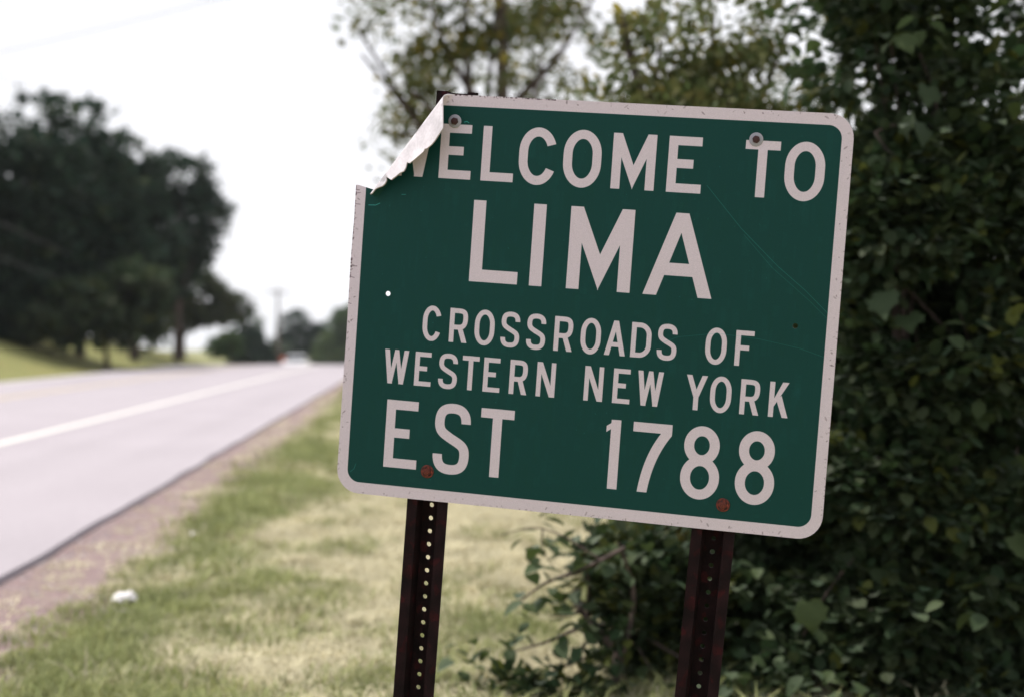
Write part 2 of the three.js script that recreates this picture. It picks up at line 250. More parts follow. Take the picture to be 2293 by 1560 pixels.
  function face(h, flip) {
    const gs = [[flat, 0.012, 0], [flap, 0.0035, 1]].map(([s, e, curl]) => { let g = new THREE.ShapeGeometry(s, 8).toNonIndexed(); g = new TessellateModifier(e, 14).modify(g); g.deleteAttribute('normal'); g.userData.curl = curl; return g; });
    const g = mergeGeometries(gs.map((q) => { const o = new THREE.BufferGeometry(); o.setAttribute('position', q.attributes.position); return o; }));
    const nFlat = gs[0].attributes.position.count, p = g.attributes.position, n = p.count, uv = new Float32Array(n * 2), nor = new Float32Array(n * 3), e = 0.0008;
    for (let i = 0; i < n; i++) {
      const x = p.getX(i), y = p.getY(i); uv[i * 2] = x / SW; uv[i * 2 + 1] = y / SH;
      const cu = i >= nFlat, P = surf(x, y, h, cu), a = surf(x + e, y, h, cu), b = surf(x, y + e, h, cu), N = V(a[0] - P[0], a[1] - P[1], a[2] - P[2]).cross(V(b[0] - P[0], b[1] - P[1], b[2] - P[2])).normalize().multiplyScalar(flip ? -1 : 1);
      nor.set([N.x, N.y, N.z], i * 3); p.setXYZ(i, P[0], P[1], P[2]);
    }
    g.setAttribute('uv', new THREE.BufferAttribute(uv, 2)); g.setAttribute('normal', new THREE.BufferAttribute(nor, 3));
    if (flip) for (let i = 0; i < n; i += 3) for (const a of [g.attributes.position, g.attributes.uv, g.attributes.normal]) for (let k = 0; k < a.itemSize; k++) { const s = a.array[(i + 1) * a.itemSize + k]; a.array[(i + 1) * a.itemSize + k] = a.array[(i + 2) * a.itemSize + k]; a.array[(i + 2) * a.itemSize + k] = s; }
    return g;
  }
  const T = 0.0022;
  const print = printCanvas();
  const face0 = part('panel', face(0, false), new THREE.MeshPhysicalMaterial({ map: print, roughness: 0.55, specularIntensity: 0.35 }), sign);
  const rMetal = rng(3), metalTex = tex(256, 256, (x, y, i, j) => { const b = 196 + 26 * nz(x * 6, y * 6, 1) + 18 * nz(x * 30, y * 30, 5) + (rMetal() - 0.5) * 16 - (nz(x * 17, y * 17, 8) > 0.42 ? 40 : 0); return [b, b * 0.965, b * 0.98]; });
  const metal = new THREE.MeshStandardMaterial({ map: metalTex, roughness: 0.55, metalness: 0.15 });
  part('metal_back', face(-T, true), metal, face0);
  { // cut edge of the sheet, round the outline and through the two spare holes
    const pos = [], idx = []; const ring = (pts, cu = false, open = false) => { const fine = []; pts.forEach((a, i) => { if (open && i === pts.length - 1) { fine.push(a); return; } const b = pts[(i + 1) % pts.length], L = Math.hypot(b[0] - a[0], b[1] - a[1]), n = Math.max(1, Math.ceil(L / 0.004)); for (let k = 0; k < n; k++) fine.push([lerp(a[0], b[0], k / n), lerp(a[1], b[1], k / n)]); }); const o = pos.length / 3; fine.forEach(([x, y]) => { pos.push(...surf(x, y, 0, cu), ...surf(x, y, -T, cu)); }); const n = fine.length; for (let i = 0; i < n - (open ? 1 : 0); i++) { const a = o + i * 2, b = o + ((i + 1) % n) * 2; idx.push(a, a + 1, b, b, a + 1, b + 1); } };
    ring([crTop, ...out, crBottom], false, true); ring([crBottom, ...flapEdge, crTop], true, true); HOLES.forEach(([x, y]) => ring(hole(x, y, 0.0048).getPoints(8).slice(0, -1).map((v) => [v.x, v.y])));
    const g = new THREE.BufferGeometry(); g.setAttribute('position', new THREE.Float32BufferAttribute(pos, 3)); g.setIndex(idx); g.computeVertexNormals();
    part('cut_edge', g, new THREE.MeshStandardMaterial({ color: col(0.42, 0.38, 0.38), roughness: 0.6, side: THREE.DoubleSide }), face0);
  }
  // U-channel posts, punched every inch
  const rr = rng(8), brownTex = tex(256, 512, (x, y) => { const k = 0.8 + 0.5 * nz(x * 9, y * 22, 2) + (rr() - 0.5) * 0.5, rust = nz(x * 14, y * 30, 6) > 0.3 ? 1.5 : 1; return [clamp(38 * k * rust, 0, 255), clamp(20 * k, 0, 255), clamp(23 * k, 0, 255)]; });
  const brown = new THREE.MeshPhysicalMaterial({ map: brownTex, roughness: 0.85, specularIntensity: 0.3, color: col(0.8, 0.8, 0.8) });
  function post(x0, yTop, lean, label) {
    const y0 = -0.35, y1 = yTop - OY, L = y1 - y0, g = new THREE.Group(); g.name = 'post'; g.userData.label = label; sign.add(g);
    g.position.set(x0 - OX, 0, -0.0045); g.rotation.z = lean;
    const t = 0.0045, D = 0.034, fl = 0.0195, hw = 0.0395, wb = 0.0165;
    const bar = (pts) => { const e = new THREE.ExtrudeGeometry(shape(pts), { depth: L, bevelEnabled: false }); e.rotateX(-Math.PI / 2); e.translate(0, y0, 0); const uv = e.attributes.uv, p = e.attributes.position; for (let i = 0; i < p.count; i++) uv.setXY(i, p.getX(i) * 4 + p.getZ(i) * 4, p.getY(i) * 1.3); return e; };
    // profile drawn in x, z (z negative is behind the panel); extrude maps y -> -z
    const sides = [-1, 1].map((k) => bar([[k * hw, 0], [k * (hw - fl), 0], [k * wb, D], [k * (wb + 0.0048), D], [k * (hw - fl + 0.0052), t], [k * hw, t]].map(([a, b]) => [a, b])));
    part('flanges', mergeGeometries(sides), brown, g);
    const web = shape([[-wb - 0.002, y0], [wb + 0.002, y0], [wb + 0.002, y1], [-wb - 0.002, y1]]);
    for (let y = y1 - 0.02; y > y0 + 0.02; y -= 0.0254) web.holes.push(hole(0, y, 0.0046));
    const we = new THREE.ExtrudeGeometry(web, { depth: t, bevelEnabled: false, curveSegments: 7 }); we.translate(0, 0, -D - t);
    const uv = we.attributes.uv; for (let i = 0; i < uv.count; i++) uv.setXY(i, uv.getX(i) * 4, uv.getY(i) * 1.3);
    part('perforated_web', we, brown, g);
    return g;
  }
  post(0.1742, 0.768, -0.007, 'brown perforated steel post standing clear of the bushes');
  post(0.7005, 0.71, -0.0233, 'brown perforated steel post standing in front of the dark bushes');
  // bolts
  const rustM = new THREE.MeshStandardMaterial({ map: tex(64, 64, (x, y) => { const k = 0.75 + 0.7 * nz(x * 9, y * 9, 3); return [118 * k, 52 * k, 38 * k]; }), roughness: 0.9 });
  const darkM = new THREE.MeshStandardMaterial({ color: col(0.05, 0.018, 0.018), roughness: 0.7, metalness: 0.3 });
  const nylon = new THREE.MeshStandardMaterial({ color: col(0.3, 0.29, 0.33), roughness: 0.5 });
  [[0.1856, 0.7127, 0], [0.7438, 0.7088, 0], [0.1774, 0.0549, 1], [0.7352, 0.0474, 1]].forEach(([x, y, low]) => {
    const P = surf(x, y, 0.0003), b = new THREE.Group(); b.name = 'bolt'; b.userData.label = low ? 'rusted bolt at the lower edge of the panel' : 'dark bolt on a grey washer at the upper edge of the panel'; b.position.set(...P); b.rotation.x = Math.PI / 2; b.rotation.y = 0.3; sign.add(b);
    const wash = new THREE.LatheGeometry([[0.0045, 0], [0.0122, 0], [0.0126, 0.0012], [0.0108, 0.0022], [0.0045, 0.0024]].map(([a, c]) => new THREE.Vector2(a, c)), 28);
    part('washer', wash, low ? rustM : nylon, b);
    const hex = new THREE.CylinderGeometry(0.0066, 0.0072, 0.0052, 6); hex.translate(0, 0.0044, 0);
    const ring = new THREE.LatheGeometry([[0.0001, 0.0084], [0.0042, 0.0078], [0.0062, 0.0068]].map(([a, c]) => new THREE.Vector2(a, c)).reverse(), 18);
    part('hex_head', mergeGeometries([hex.toNonIndexed(), ring.toNonIndexed()]), low ? rustM : darkM, b);
    const shank = new THREE.CylinderGeometry(0.0036, 0.0036, 0.05, 10); shank.translate(0, -0.0252, 0); part('shank', shank, low ? rustM : darkM, b);
  });
}

// ---------------------------------------------------------------- foliage
// leaves spread over sprigs; each leaf is a folded blade of its own
function Leafer() { this.p = []; this.n = []; this.c = []; }
const LEAF = [[0, 0, 0], [0.33, 0.06, 0.32], [0.3, 0.05, 0.68], [0, -0.02, 1], [-0.3, 0.05, 0.68], [-0.33, 0.06, 0.32], [0, 0, 0.5]];
const LEAF_F = [[0, 1, 6], [1, 2, 6], [2, 3, 6], [3, 4, 6], [4, 5, 6], [5, 0, 6]];
const CHIP = [[0, 0, 0], [0.42, 0.1, 0.45], [0, 0, 1], [-0.42, 0.1, 0.5]], CHIP_F = [[0, 1, 2], [0, 2, 3]];
const _x = V(0, 0, 0), _y = V(0, 0, 0), _z = V(0, 0, 0), _a = V(0, 0, 0), _b = V(0, 0, 0), _c = V(0, 0, 0);
Leafer.prototype.leaf = function (x, y, z, dir, nrm, s, c, simple) {
  _z.copy(dir).normalize(); _x.crossVectors(nrm, _z).normalize(); _y.crossVectors(_z, _x);
  const Vt = simple ? CHIP : LEAF, F = simple ? CHIP_F : LEAF_F;
  const W = Vt.map(([a, b, d]) => [x + s * (a * _x.x + b * _y.x + d * _z.x), y + s * (a * _x.y + b * _y.y + d * _z.y), z + s * (a * _x.z + b * _y.z + d * _z.z)]);
  for (const f of F) { _a.fromArray(W[f[0]]); _b.fromArray(W[f[1]]); _c.fromArray(W[f[2]]); _b.sub(_a); _c.sub(_a); _b.cross(_c).normalize(); for (const k of f) { this.p.push(...W[k]); this.n.push(_b.x, _b.y, _b.z); this.c.push(c[0], c[1], c[2]); } }
};
Leafer.prototype.build = function () { const g = new THREE.BufferGeometry(); g.setAttribute('position', new THREE.Float32BufferAttribute(this.p, 3)); g.setAttribute('normal', new THREE.Float32BufferAttribute(this.n, 3)); g.setAttribute('color', new THREE.Float32BufferAttribute(this.c, 3)); return g; };
const leafMat = (tr = 0.35, ro = 0.9, sp = 0.25) => new THREE.MeshPhysicalMaterial({ vertexColors: true, roughness: ro, side: THREE.DoubleSide, transmission: tr, thickness: 0, specularIntensity: sp });
const M_NEAR = leafMat(0.5, 0.65, 0.2), M_FAR = leafMat(0.35);
const barkTex = (() => { const q = rng(21); return tex(128, 256, (x, y) => { const k = 0.8 + 0.6 * nz(x * 14, y * 5, 3) + (q() - 0.5) * 0.4; return [clamp(86 * k, 0, 255), clamp(72 * k, 0, 255), clamp(66 * k, 0, 255)]; }); })();
const BARK = new THREE.MeshStandardMaterial({ map: barkTex, roughness: 1 });

// a tree: lobes = [offset x, y, z, radius x, y, z]; offsets from the base
function tree(name, label, category, base, o) {
  const t = thing(name, label, category, base, o.group), q = rng(o.seed), L = new Leafer();
  const limbs = [], top = o.lobes.reduce((a, b) => (b[1] > a ? b[1] : a), 0);
  const tp = [V(0, -0.4, 0), V(q() * 0.2 - 0.1, top * 0.3, q() * 0.2 - 0.1), V(q() * 0.5 - 0.25, top * 0.65, q() * 0.4 - 0.2), V(q() * 0.6 - 0.3, top, 0)].map((p) => p.add(V(o.tx || 0, 0, 0).multiplyScalar(1)));
  if (o.trunk) part('trunk', tube(tp, o.trunk, o.trunk * 0.3, 8, 8), BARK, t);
  for (const l of o.lobes) { const a = tp[1].clone().lerp(tp[2], q()), e = V(l[0], l[1], l[2]); limbs.push(tube([a, a.clone().lerp(e, 0.5).add(V(q() - 0.5, q() * 0.6, q() - 0.5).multiplyScalar(l[3] * 0.35)), e.clone().add(V(0, l[4] * 0.4, 0))], (o.trunk || 0.06) * 0.42, (o.trunk || 0.06) * 0.1, 5, 5)); }
  if (limbs.length) part('limbs', mergeGeometries(limbs), BARK, t);
  const vol = o.lobes.map((l) => l[3] * l[4] * l[5] * (l[6] ?? 1)), tot = vol.reduce((a, b) => a + b, 0);
  o.lobes.forEach((l, li) => {
    const n = Math.round((o.count * vol[li]) / tot / o.per);
    for (let i = 0; i < n; i++) {
      const a = q() * 6.283, zc = q() * 2 - 1, rad = Math.cbrt(q() * 0.75 + 0.25) * (1 + 0.28 * nz(l[0] + zc * 2.1, a * 1.1, li * 3.7)), s = Math.sqrt(1 - zc * zc);
      const cx = l[0] + Math.cos(a) * s * rad * l[3], cy = l[1] + zc * rad * l[4], cz = l[2] + Math.sin(a) * s * rad * l[5];
      const gap = nz(cx * o.gapF + 9.1, cy * o.gapF + o.seed, cz * o.gapF);
      if (gap > (o.gap ?? 0.22)) continue;
      const dir0 = V(Math.cos(a) * s, zc + 0.15, Math.sin(a) * s);
      const k0 = 0.72 + q() * 0.56, yel = q() < (o.yellow || 0.05);
      for (let j = 0; j < o.per; j++) {
        const sp = o.spread, x = cx + (q() - 0.5) * 2 * sp, y = cy + (q() - 0.5) * 1.3 * sp, z = cz + (q() - 0.5) * 2 * sp;
        const d = dir0.clone().add(V(q() * 2 - 1, q() * 2 - 1.2, q() * 2 - 1)), nn = V(q() * 1.6 - 0.8, 0.7 + q(), q() * 1.6 - 0.8);
        const k = k0 * (0.82 + q() * 0.36), b = o.color, c = yel ? [b[0] * 2.2 * k, b[1] * 1.55 * k, b[2] * 0.8 * k] : [b[0] * k * (0.85 + q() * 0.4), b[1] * k, b[2] * k];
        L.leaf(x, y, z, d, nn, o.leaf * (0.7 + q() * 0.6), c, o.simple);
      }
    }
  });
  const crown = part(o.crownName || 'crown', L.build(), o.mat || M_FAR, t);
  if (o.single) { crown.userData.kind = 'stuff'; singles(t, o, q); }
  return t;
}
// lobes surveyed as [px, py, half width, half height] at one distance
function lobesAt(base, d, list) { return list.map(([px, py, rx, ry, dz = 0, den = 1]) => { const p = at(px, py, d), k = d / 3600; return [p.x - base.x, p.y - base.y, dz, rx * k, ry * k, rx * k, den]; }); }
const footAt = (px, d) => { const p = at(px, 780, d); p.y = groundY(p.x, p.z) - 0.05; return p; };

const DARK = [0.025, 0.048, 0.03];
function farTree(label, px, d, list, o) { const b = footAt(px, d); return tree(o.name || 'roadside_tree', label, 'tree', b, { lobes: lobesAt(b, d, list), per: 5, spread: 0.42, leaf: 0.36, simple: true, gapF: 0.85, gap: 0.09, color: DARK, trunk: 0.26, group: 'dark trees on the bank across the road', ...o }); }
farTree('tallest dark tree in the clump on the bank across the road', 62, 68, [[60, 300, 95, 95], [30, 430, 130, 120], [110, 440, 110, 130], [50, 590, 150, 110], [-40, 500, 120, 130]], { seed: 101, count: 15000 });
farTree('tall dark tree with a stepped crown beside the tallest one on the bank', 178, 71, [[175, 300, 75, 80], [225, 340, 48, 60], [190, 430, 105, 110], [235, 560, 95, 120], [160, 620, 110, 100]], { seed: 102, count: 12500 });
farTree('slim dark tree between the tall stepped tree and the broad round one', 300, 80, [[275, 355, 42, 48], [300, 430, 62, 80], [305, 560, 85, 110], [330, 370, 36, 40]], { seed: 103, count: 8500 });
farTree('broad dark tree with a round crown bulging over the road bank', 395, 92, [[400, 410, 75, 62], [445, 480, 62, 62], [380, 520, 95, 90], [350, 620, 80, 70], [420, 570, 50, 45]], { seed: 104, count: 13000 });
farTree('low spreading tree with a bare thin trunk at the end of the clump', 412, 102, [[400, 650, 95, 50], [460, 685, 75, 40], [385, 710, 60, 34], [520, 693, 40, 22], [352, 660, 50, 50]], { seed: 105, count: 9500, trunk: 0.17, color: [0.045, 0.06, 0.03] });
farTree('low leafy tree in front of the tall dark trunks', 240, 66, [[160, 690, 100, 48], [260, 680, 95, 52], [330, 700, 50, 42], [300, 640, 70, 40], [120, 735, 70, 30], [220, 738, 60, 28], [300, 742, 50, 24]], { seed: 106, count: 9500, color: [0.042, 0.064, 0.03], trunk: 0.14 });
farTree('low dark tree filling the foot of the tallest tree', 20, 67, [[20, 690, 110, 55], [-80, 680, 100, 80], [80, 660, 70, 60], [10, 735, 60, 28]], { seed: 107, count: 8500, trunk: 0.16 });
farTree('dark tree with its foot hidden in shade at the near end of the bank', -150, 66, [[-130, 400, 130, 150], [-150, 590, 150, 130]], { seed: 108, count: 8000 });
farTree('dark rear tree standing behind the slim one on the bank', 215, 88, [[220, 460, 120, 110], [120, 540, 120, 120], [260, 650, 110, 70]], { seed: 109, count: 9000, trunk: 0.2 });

const dist = (label, name, px, d, list, o) => { const b = footAt(px, d); return tree(name, label, 'tree', b, { lobes: lobesAt(b, d, list), per: 5, spread: 0.7, leaf: 0.6, simple: true, gapF: 0.3, trunk: 0.25, group: 'distant trees beyond the crest', ...o }); };
dist('small dark pointed tree past the end of the bank beyond the crest', 'distant_tree', 547, 170, [[545, 735, 16, 26], [548, 772, 34, 34], [560, 800, 46, 26]], { seed: 201, count: 3200, color: DARK });
dist('pale thin tree between the pointed tree and the dark domed one', 'distant_tree', 592, 235, [[590, 752, 34, 42], [605, 785, 44, 38], [570, 785, 36, 34]], { seed: 202, count: 3200, color: [0.08, 0.11, 0.075], gap: 0.08 });
dist('dark domed tree beyond the crest behind the white car', 'distant_tree', 664, 240, [[660, 738, 36, 42], [668, 775, 56, 44], [715, 765, 42, 40], [700, 800, 80, 30]], { seed: 203, count: 8000, color: DARK });
dist('light green tree beyond the crest beside the sign edge', 'distant_tree', 765, 225, [[752, 738, 32, 40], [790, 735, 46, 50], [765, 785, 60, 40]], { seed: 204, count: 6500, color: [0.075, 0.12, 0.055] });
dist('light green tree beyond the crest hidden mostly by the sign', 'distant_tree', 880, 230, [[880, 740, 70, 60], [850, 790, 70, 36], [950, 760, 60, 50]], { seed: 205, count: 4500, color: [0.05, 0.085, 0.04] });
dist('low green bush on the far verge beyond the crest', 'distant_bush', 512, 128, [[512, 770, 22, 20], [492, 778, 20, 16]], { seed: 206, count: 1200, color: [0.05, 0.085, 0.035], leaf: 0.35, spread: 0.4, trunk: 0.06 });

// ---- right-hand side: airy tree behind the sign
const GREEN = [0.041, 0.068, 0.029], SUNLIT_OLIVE = [0.125, 0.148, 0.055];  // olive leaf tone with sunlight painted in; green darkened to stand for shade
function blade(pts, cup, fold) { // a flat leaf outline [half width, along] made into a folded, cupped blade
  const pos = [], idx = [], n = pts.length;
  pts.forEach(([w, l]) => { const y = cup * l * l; pos.push(-w, fold * w + -y, l, 0, -y, l, w, fold * w - y, l); });
  for (let i = 0; i < n - 1; i++) { const a = i * 3, b = a + 3; idx.push(a, a + 1, b, a + 1, b + 1, b, a + 1, a + 2, b + 1, a + 2, b + 2, b + 1); }
  const g = new THREE.BufferGeometry(); g.setAttribute('position', new THREE.Float32BufferAttribute(pos, 3)); g.setIndex(idx); g.computeVertexNormals(); return g;
}
const OVAL = [0.15, 0.4, 0.7].map((c) => blade([[0.01, 0], [0.2, 0.12], [0.33, 0.34], [0.31, 0.6], [0.17, 0.84], [0.004, 1]], c * 0.4, 0.3));
const leafTint = (r, g, b, tr = 0.5) => new THREE.MeshPhysicalMaterial({ color: col(r, g, b), roughness: 0.65, specularIntensity: 0.3, side: THREE.DoubleSide, transmission: tr, thickness: 0 });
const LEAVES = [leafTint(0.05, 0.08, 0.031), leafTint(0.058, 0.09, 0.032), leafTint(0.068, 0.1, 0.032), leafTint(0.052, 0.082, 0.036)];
// the outermost, largest leaves of a bush, each a part of its own
function singles(t, o, q) {
  const tint = o.tint;
  for (let i = 0; i < o.single;) {
    const l = o.lobes[Math.floor(q() * o.lobes.length)], a = q() * Math.PI, zc = q() * 1.4 - 0.45, s = Math.sqrt(Math.max(0, 1 - zc * zc)), rad = 1.04 + q() * 0.26;
    const c = V(l[0] + Math.cos(a) * s * rad * l[3], l[1] + zc * rad * l[4], l[2] + Math.sin(a) * s * rad * l[5]);
    const n = 10 + Math.floor(q() * 9), turn = q() * 6.28;
    for (let j = 0; j < n && i < o.single; j++, i++) {
      const m = part('leaf', OVAL[(i + j) % 3], tint[q() < 0.9 ? Math.floor(q() * 3) : 3], t), sc = o.leaf * (1.0 + q() * 0.55);
      m.position.copy(c).add(V((q() - 0.5) * 0.26, (q() - 0.5) * 0.11, (q() - 0.5) * 0.22));
      m.rotation.set(q() * 0.8 - 0.1, turn + (j - n / 2) * 0.9 + q() * 0.5, (q() - 0.5) * 0.9, 'YXZ'); m.scale.setScalar(sc);
    }
  }
}
{
  const d = 13.5, b = footAt(1085, d);
  tree('verge_tree', 'airy light green tree rising behind the top of the sign', 'tree', b, { seed: 301, count: 19000, per: 7, spread: 0.15, leaf: 0.07, gapF: 1.4, gap: -0.02, trunk: 0.1, color: SUNLIT_OLIVE, yellow: 0.12, mat: M_NEAR, simple: true,
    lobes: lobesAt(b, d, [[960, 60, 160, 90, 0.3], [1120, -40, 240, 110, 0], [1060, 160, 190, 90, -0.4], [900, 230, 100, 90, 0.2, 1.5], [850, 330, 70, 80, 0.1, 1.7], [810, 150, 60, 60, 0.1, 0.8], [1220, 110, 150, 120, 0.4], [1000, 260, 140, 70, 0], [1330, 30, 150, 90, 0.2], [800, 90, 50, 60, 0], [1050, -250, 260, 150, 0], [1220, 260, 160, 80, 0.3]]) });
}
// ---- the bushes crowding up behind the sign
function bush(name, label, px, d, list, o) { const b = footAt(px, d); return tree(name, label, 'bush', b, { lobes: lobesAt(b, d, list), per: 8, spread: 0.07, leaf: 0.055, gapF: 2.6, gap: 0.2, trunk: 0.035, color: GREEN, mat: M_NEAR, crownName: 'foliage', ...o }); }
bush('tall_bush', 'tall bush with sunlit yellow green top behind the upper sign edge', 1500, 7.2, [[1470, 140, 140, 100, 0.1, 0.36], [1600, 60, 190, 130, 0, 0.34], [1700, 190, 190, 110, -0.2, 0.5], [1390, 230, 120, 60, 0, 0.4], [1790, 40, 110, 100, 0, 0.2], [1560, 330, 220, 120, 0.2], [1640, 560, 300, 220, 0], [1480, 560, 160, 200, 0.2], [1560, 850, 280, 220, 0], [1640, 1100, 250, 160, 0]], { seed: 401, count: 46000, color: SUNLIT_OLIVE, yellow: 0.08, leaf: 0.046, trunk: 0.06, single: 160, tint: [leafTint(0.12, 0.145, 0.05), leafTint(0.13, 0.15, 0.055), leafTint(0.115, 0.14, 0.05), leafTint(0.3, 0.27, 0.05)] });  // crown and single leaves both carry the sunlight painted into their colour
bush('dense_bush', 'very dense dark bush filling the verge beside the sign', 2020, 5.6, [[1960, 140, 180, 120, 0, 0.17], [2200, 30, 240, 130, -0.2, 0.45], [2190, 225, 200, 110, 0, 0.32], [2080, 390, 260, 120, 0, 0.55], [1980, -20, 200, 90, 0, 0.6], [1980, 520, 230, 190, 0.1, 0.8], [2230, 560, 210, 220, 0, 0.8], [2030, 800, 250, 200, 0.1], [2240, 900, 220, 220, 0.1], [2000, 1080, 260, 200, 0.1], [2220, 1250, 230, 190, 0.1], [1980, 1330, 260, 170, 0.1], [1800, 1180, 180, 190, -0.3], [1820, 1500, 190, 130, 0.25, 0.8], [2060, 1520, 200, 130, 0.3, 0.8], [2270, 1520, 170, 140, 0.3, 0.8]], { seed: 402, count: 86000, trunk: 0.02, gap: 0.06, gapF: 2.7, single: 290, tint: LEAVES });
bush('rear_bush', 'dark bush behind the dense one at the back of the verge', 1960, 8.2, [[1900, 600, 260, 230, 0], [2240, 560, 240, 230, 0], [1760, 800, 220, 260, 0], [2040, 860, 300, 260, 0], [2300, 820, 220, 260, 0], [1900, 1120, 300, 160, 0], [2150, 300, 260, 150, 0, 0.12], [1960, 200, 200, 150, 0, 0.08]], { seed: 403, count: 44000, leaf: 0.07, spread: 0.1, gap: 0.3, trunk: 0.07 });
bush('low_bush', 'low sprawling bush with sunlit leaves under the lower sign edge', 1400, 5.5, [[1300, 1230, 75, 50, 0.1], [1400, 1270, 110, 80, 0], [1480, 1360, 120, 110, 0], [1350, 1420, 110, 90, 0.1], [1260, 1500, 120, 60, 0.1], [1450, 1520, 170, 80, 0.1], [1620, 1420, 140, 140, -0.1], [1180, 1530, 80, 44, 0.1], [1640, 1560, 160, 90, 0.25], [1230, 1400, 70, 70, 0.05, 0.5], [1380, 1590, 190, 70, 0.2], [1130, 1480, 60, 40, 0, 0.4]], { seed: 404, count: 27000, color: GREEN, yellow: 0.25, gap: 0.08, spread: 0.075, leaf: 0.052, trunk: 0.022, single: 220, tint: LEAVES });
// ---- wild grape climbing over the dense bush: broad lobed leaves
{
  const q = rng(55), o = at(2020, 780, 5.2); o.y = groundY(o.x, o.z);
  const vine = thing('wild_grape_vine', 'broad lobed leaves of a wild grape vine hanging over the dark bush', 'vine', o);
  const pts = [[0, 0], [0.16, -0.1], [0.36, -0.06], [0.44, 0.16], [0.58, 0.24], [0.46, 0.42], [0.5, 0.6], [0.3, 0.62], [0.18, 0.76], [0, 1.02]];
  const full = [...pts, ...pts.slice(1, -1).reverse().map(([x, y]) => [-x, y])];
  const lobed = [0, 1].map((k) => { const g = new THREE.ShapeGeometry(new THREE.Shape(full.map(([x, y]) => new THREE.Vector2(x, y)))), p = g.attributes.position; for (let i = 0; i < p.count; i++) { const x = p.getX(i), y = p.getY(i); p.setXYZ(i, x, 0.22 * Math.abs(x) - 0.12 * y * y * (1 + k) + 0.05 * Math.sin(x * 9 + k), y); } g.computeVertexNormals(); return g; });
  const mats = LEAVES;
  const runs = [[[1860, 1420], [1960, 1180], [1990, 1000], [1940, 820], [2010, 640]], [[2060, 1500], [2150, 1300], [2100, 1080], [2200, 900], [2150, 700]], [[2150, 560], [2080, 420], [1960, 300], [2100, 250], [2060, 120]], [[2270, 1450], [2250, 1200], [2280, 1000]], [[1760, 1500], [1850, 1330], [1920, 1240]]];
  for (const run of runs) {
    const P = run.map(([x, y]) => at(x, y, 5.2 + q() * 0.2).sub(o)); P[0].y = Math.min(P[0].y, P[0].y);
    part('stem', tube(P, 0.006, 0.003, 14, 5), BARK, vine);
    const c = new THREE.CatmullRomCurve3(P), n = Math.round(c.getLength() / 0.15);
    for (let i = 0; i <= n; i++) {
      const p = c.getPointAt(i / n), m = part('leaf', lobed[i % 2], mats[Math.floor(q() * 4)], vine);
      m.position.copy(p).add(V((q() - 0.5) * 0.2, (q() - 0.5) * 0.1, 0.04 + q() * 0.1)); m.rotation.set(0.5 + q() * 0.8, (q() - 0.5) * 2.4, (q() - 0.5) * 1.2, 'YXZ'); m.scale.setScalar(0.055 + q() * 0.055);
    }
  }
}
// ---- dead branch reaching out of the low bush over the grass
{
  const o = footAt(1330, 5.3), g = thing('dead_branch', 'bare brown branch reaching out of the low bush over the grass', 'branch', o), a = (x, y, d = 5.2) => at(x, y, d).sub(o);
  part('limb', tube([V(0.05, 0.02, 0), a(1420, 1330, 5.3), a(1385, 1215, 5.25)], 0.012, 0.006, 8, 6), BARK, g);
  part('twig', tube([a(1400, 1225), a(1300, 1275), a(1220, 1305), a(1165, 1345)], 0.009, 0.003, 8, 5), BARK, g);
  part('twig', tube([a(1350, 1255), a(1240, 1190), a(1190, 1180), a(1120, 1198)], 0.004, 0.0015, 8, 5), BARK, g);
  part('twig', tube([a(1215, 1185), a(1215, 1230), a(1240, 1270)], 0.003, 0.0012, 6, 5), BARK, g);
}

// ---------------------------------------------------------------- power poles and wires
const POLE = new THREE.MeshStandardMaterial({ map: barkTex, color: col(1.3, 1.25, 1.25), roughness: 1 });
function utilityPole(label, x, d, h, arm = 0) {
  const g = thing('utility_pole', label, 'pole', V(x, groundY(x, -d), -d), 'wooden utility poles');
  const c = new THREE.CylinderGeometry(0.11, 0.16, h + 0.6, 10); c.translate(0, h / 2 - 0.3, 0); part('shaft', c, POLE, g);
  if (arm) { const a = new THREE.BoxGeometry(2.2, 0.12, 0.1); a.translate(0, h - 0.5, 0.18); part('crossarm', a, POLE, g);
    for (const k of [-1, -0.45, 1]) { const i = new THREE.CylinderGeometry(0.04, 0.05, 0.16, 8); i.translate(k, h - 0.36, 0.18); part('insulator', i, new THREE.MeshStandardMaterial({ color: col(0.3, 0.3, 0.32), roughness: 0.3 }), g); } }
  return g;
}
const pA = V(-13.9, 0, -50), pB = at(622, 780, 165), pC = V(10, 0, -21);
utilityPole('wooden utility pole with crossarm beyond the crest of the road', pB.x, 165, 10.6, 1);
utilityPole('wooden utility pole on the far bank in front of the dark trees', pA.x, 50, 9.6, 1);
utilityPole('wooden utility pole behind the bushes on the sign side', pC.x, 21, 9.4);
const WIRE = new THREE.MeshStandardMaterial({ color: col(0.12, 0.115, 0.12), roughness: 0.7 });
function wire(label, a, b, sag, r) { const P = []; for (let i = 0; i <= 24; i++) { const k = i / 24; P.push(a.clone().lerp(b, k).add(V(0, -4 * sag * k * (1 - k), 0))); } const m = part(numbered('overhead_wire'), tube(P, r, r, 48, 5), WIRE, scene); tag(m, label, 'wire', 'overhead wires'); }
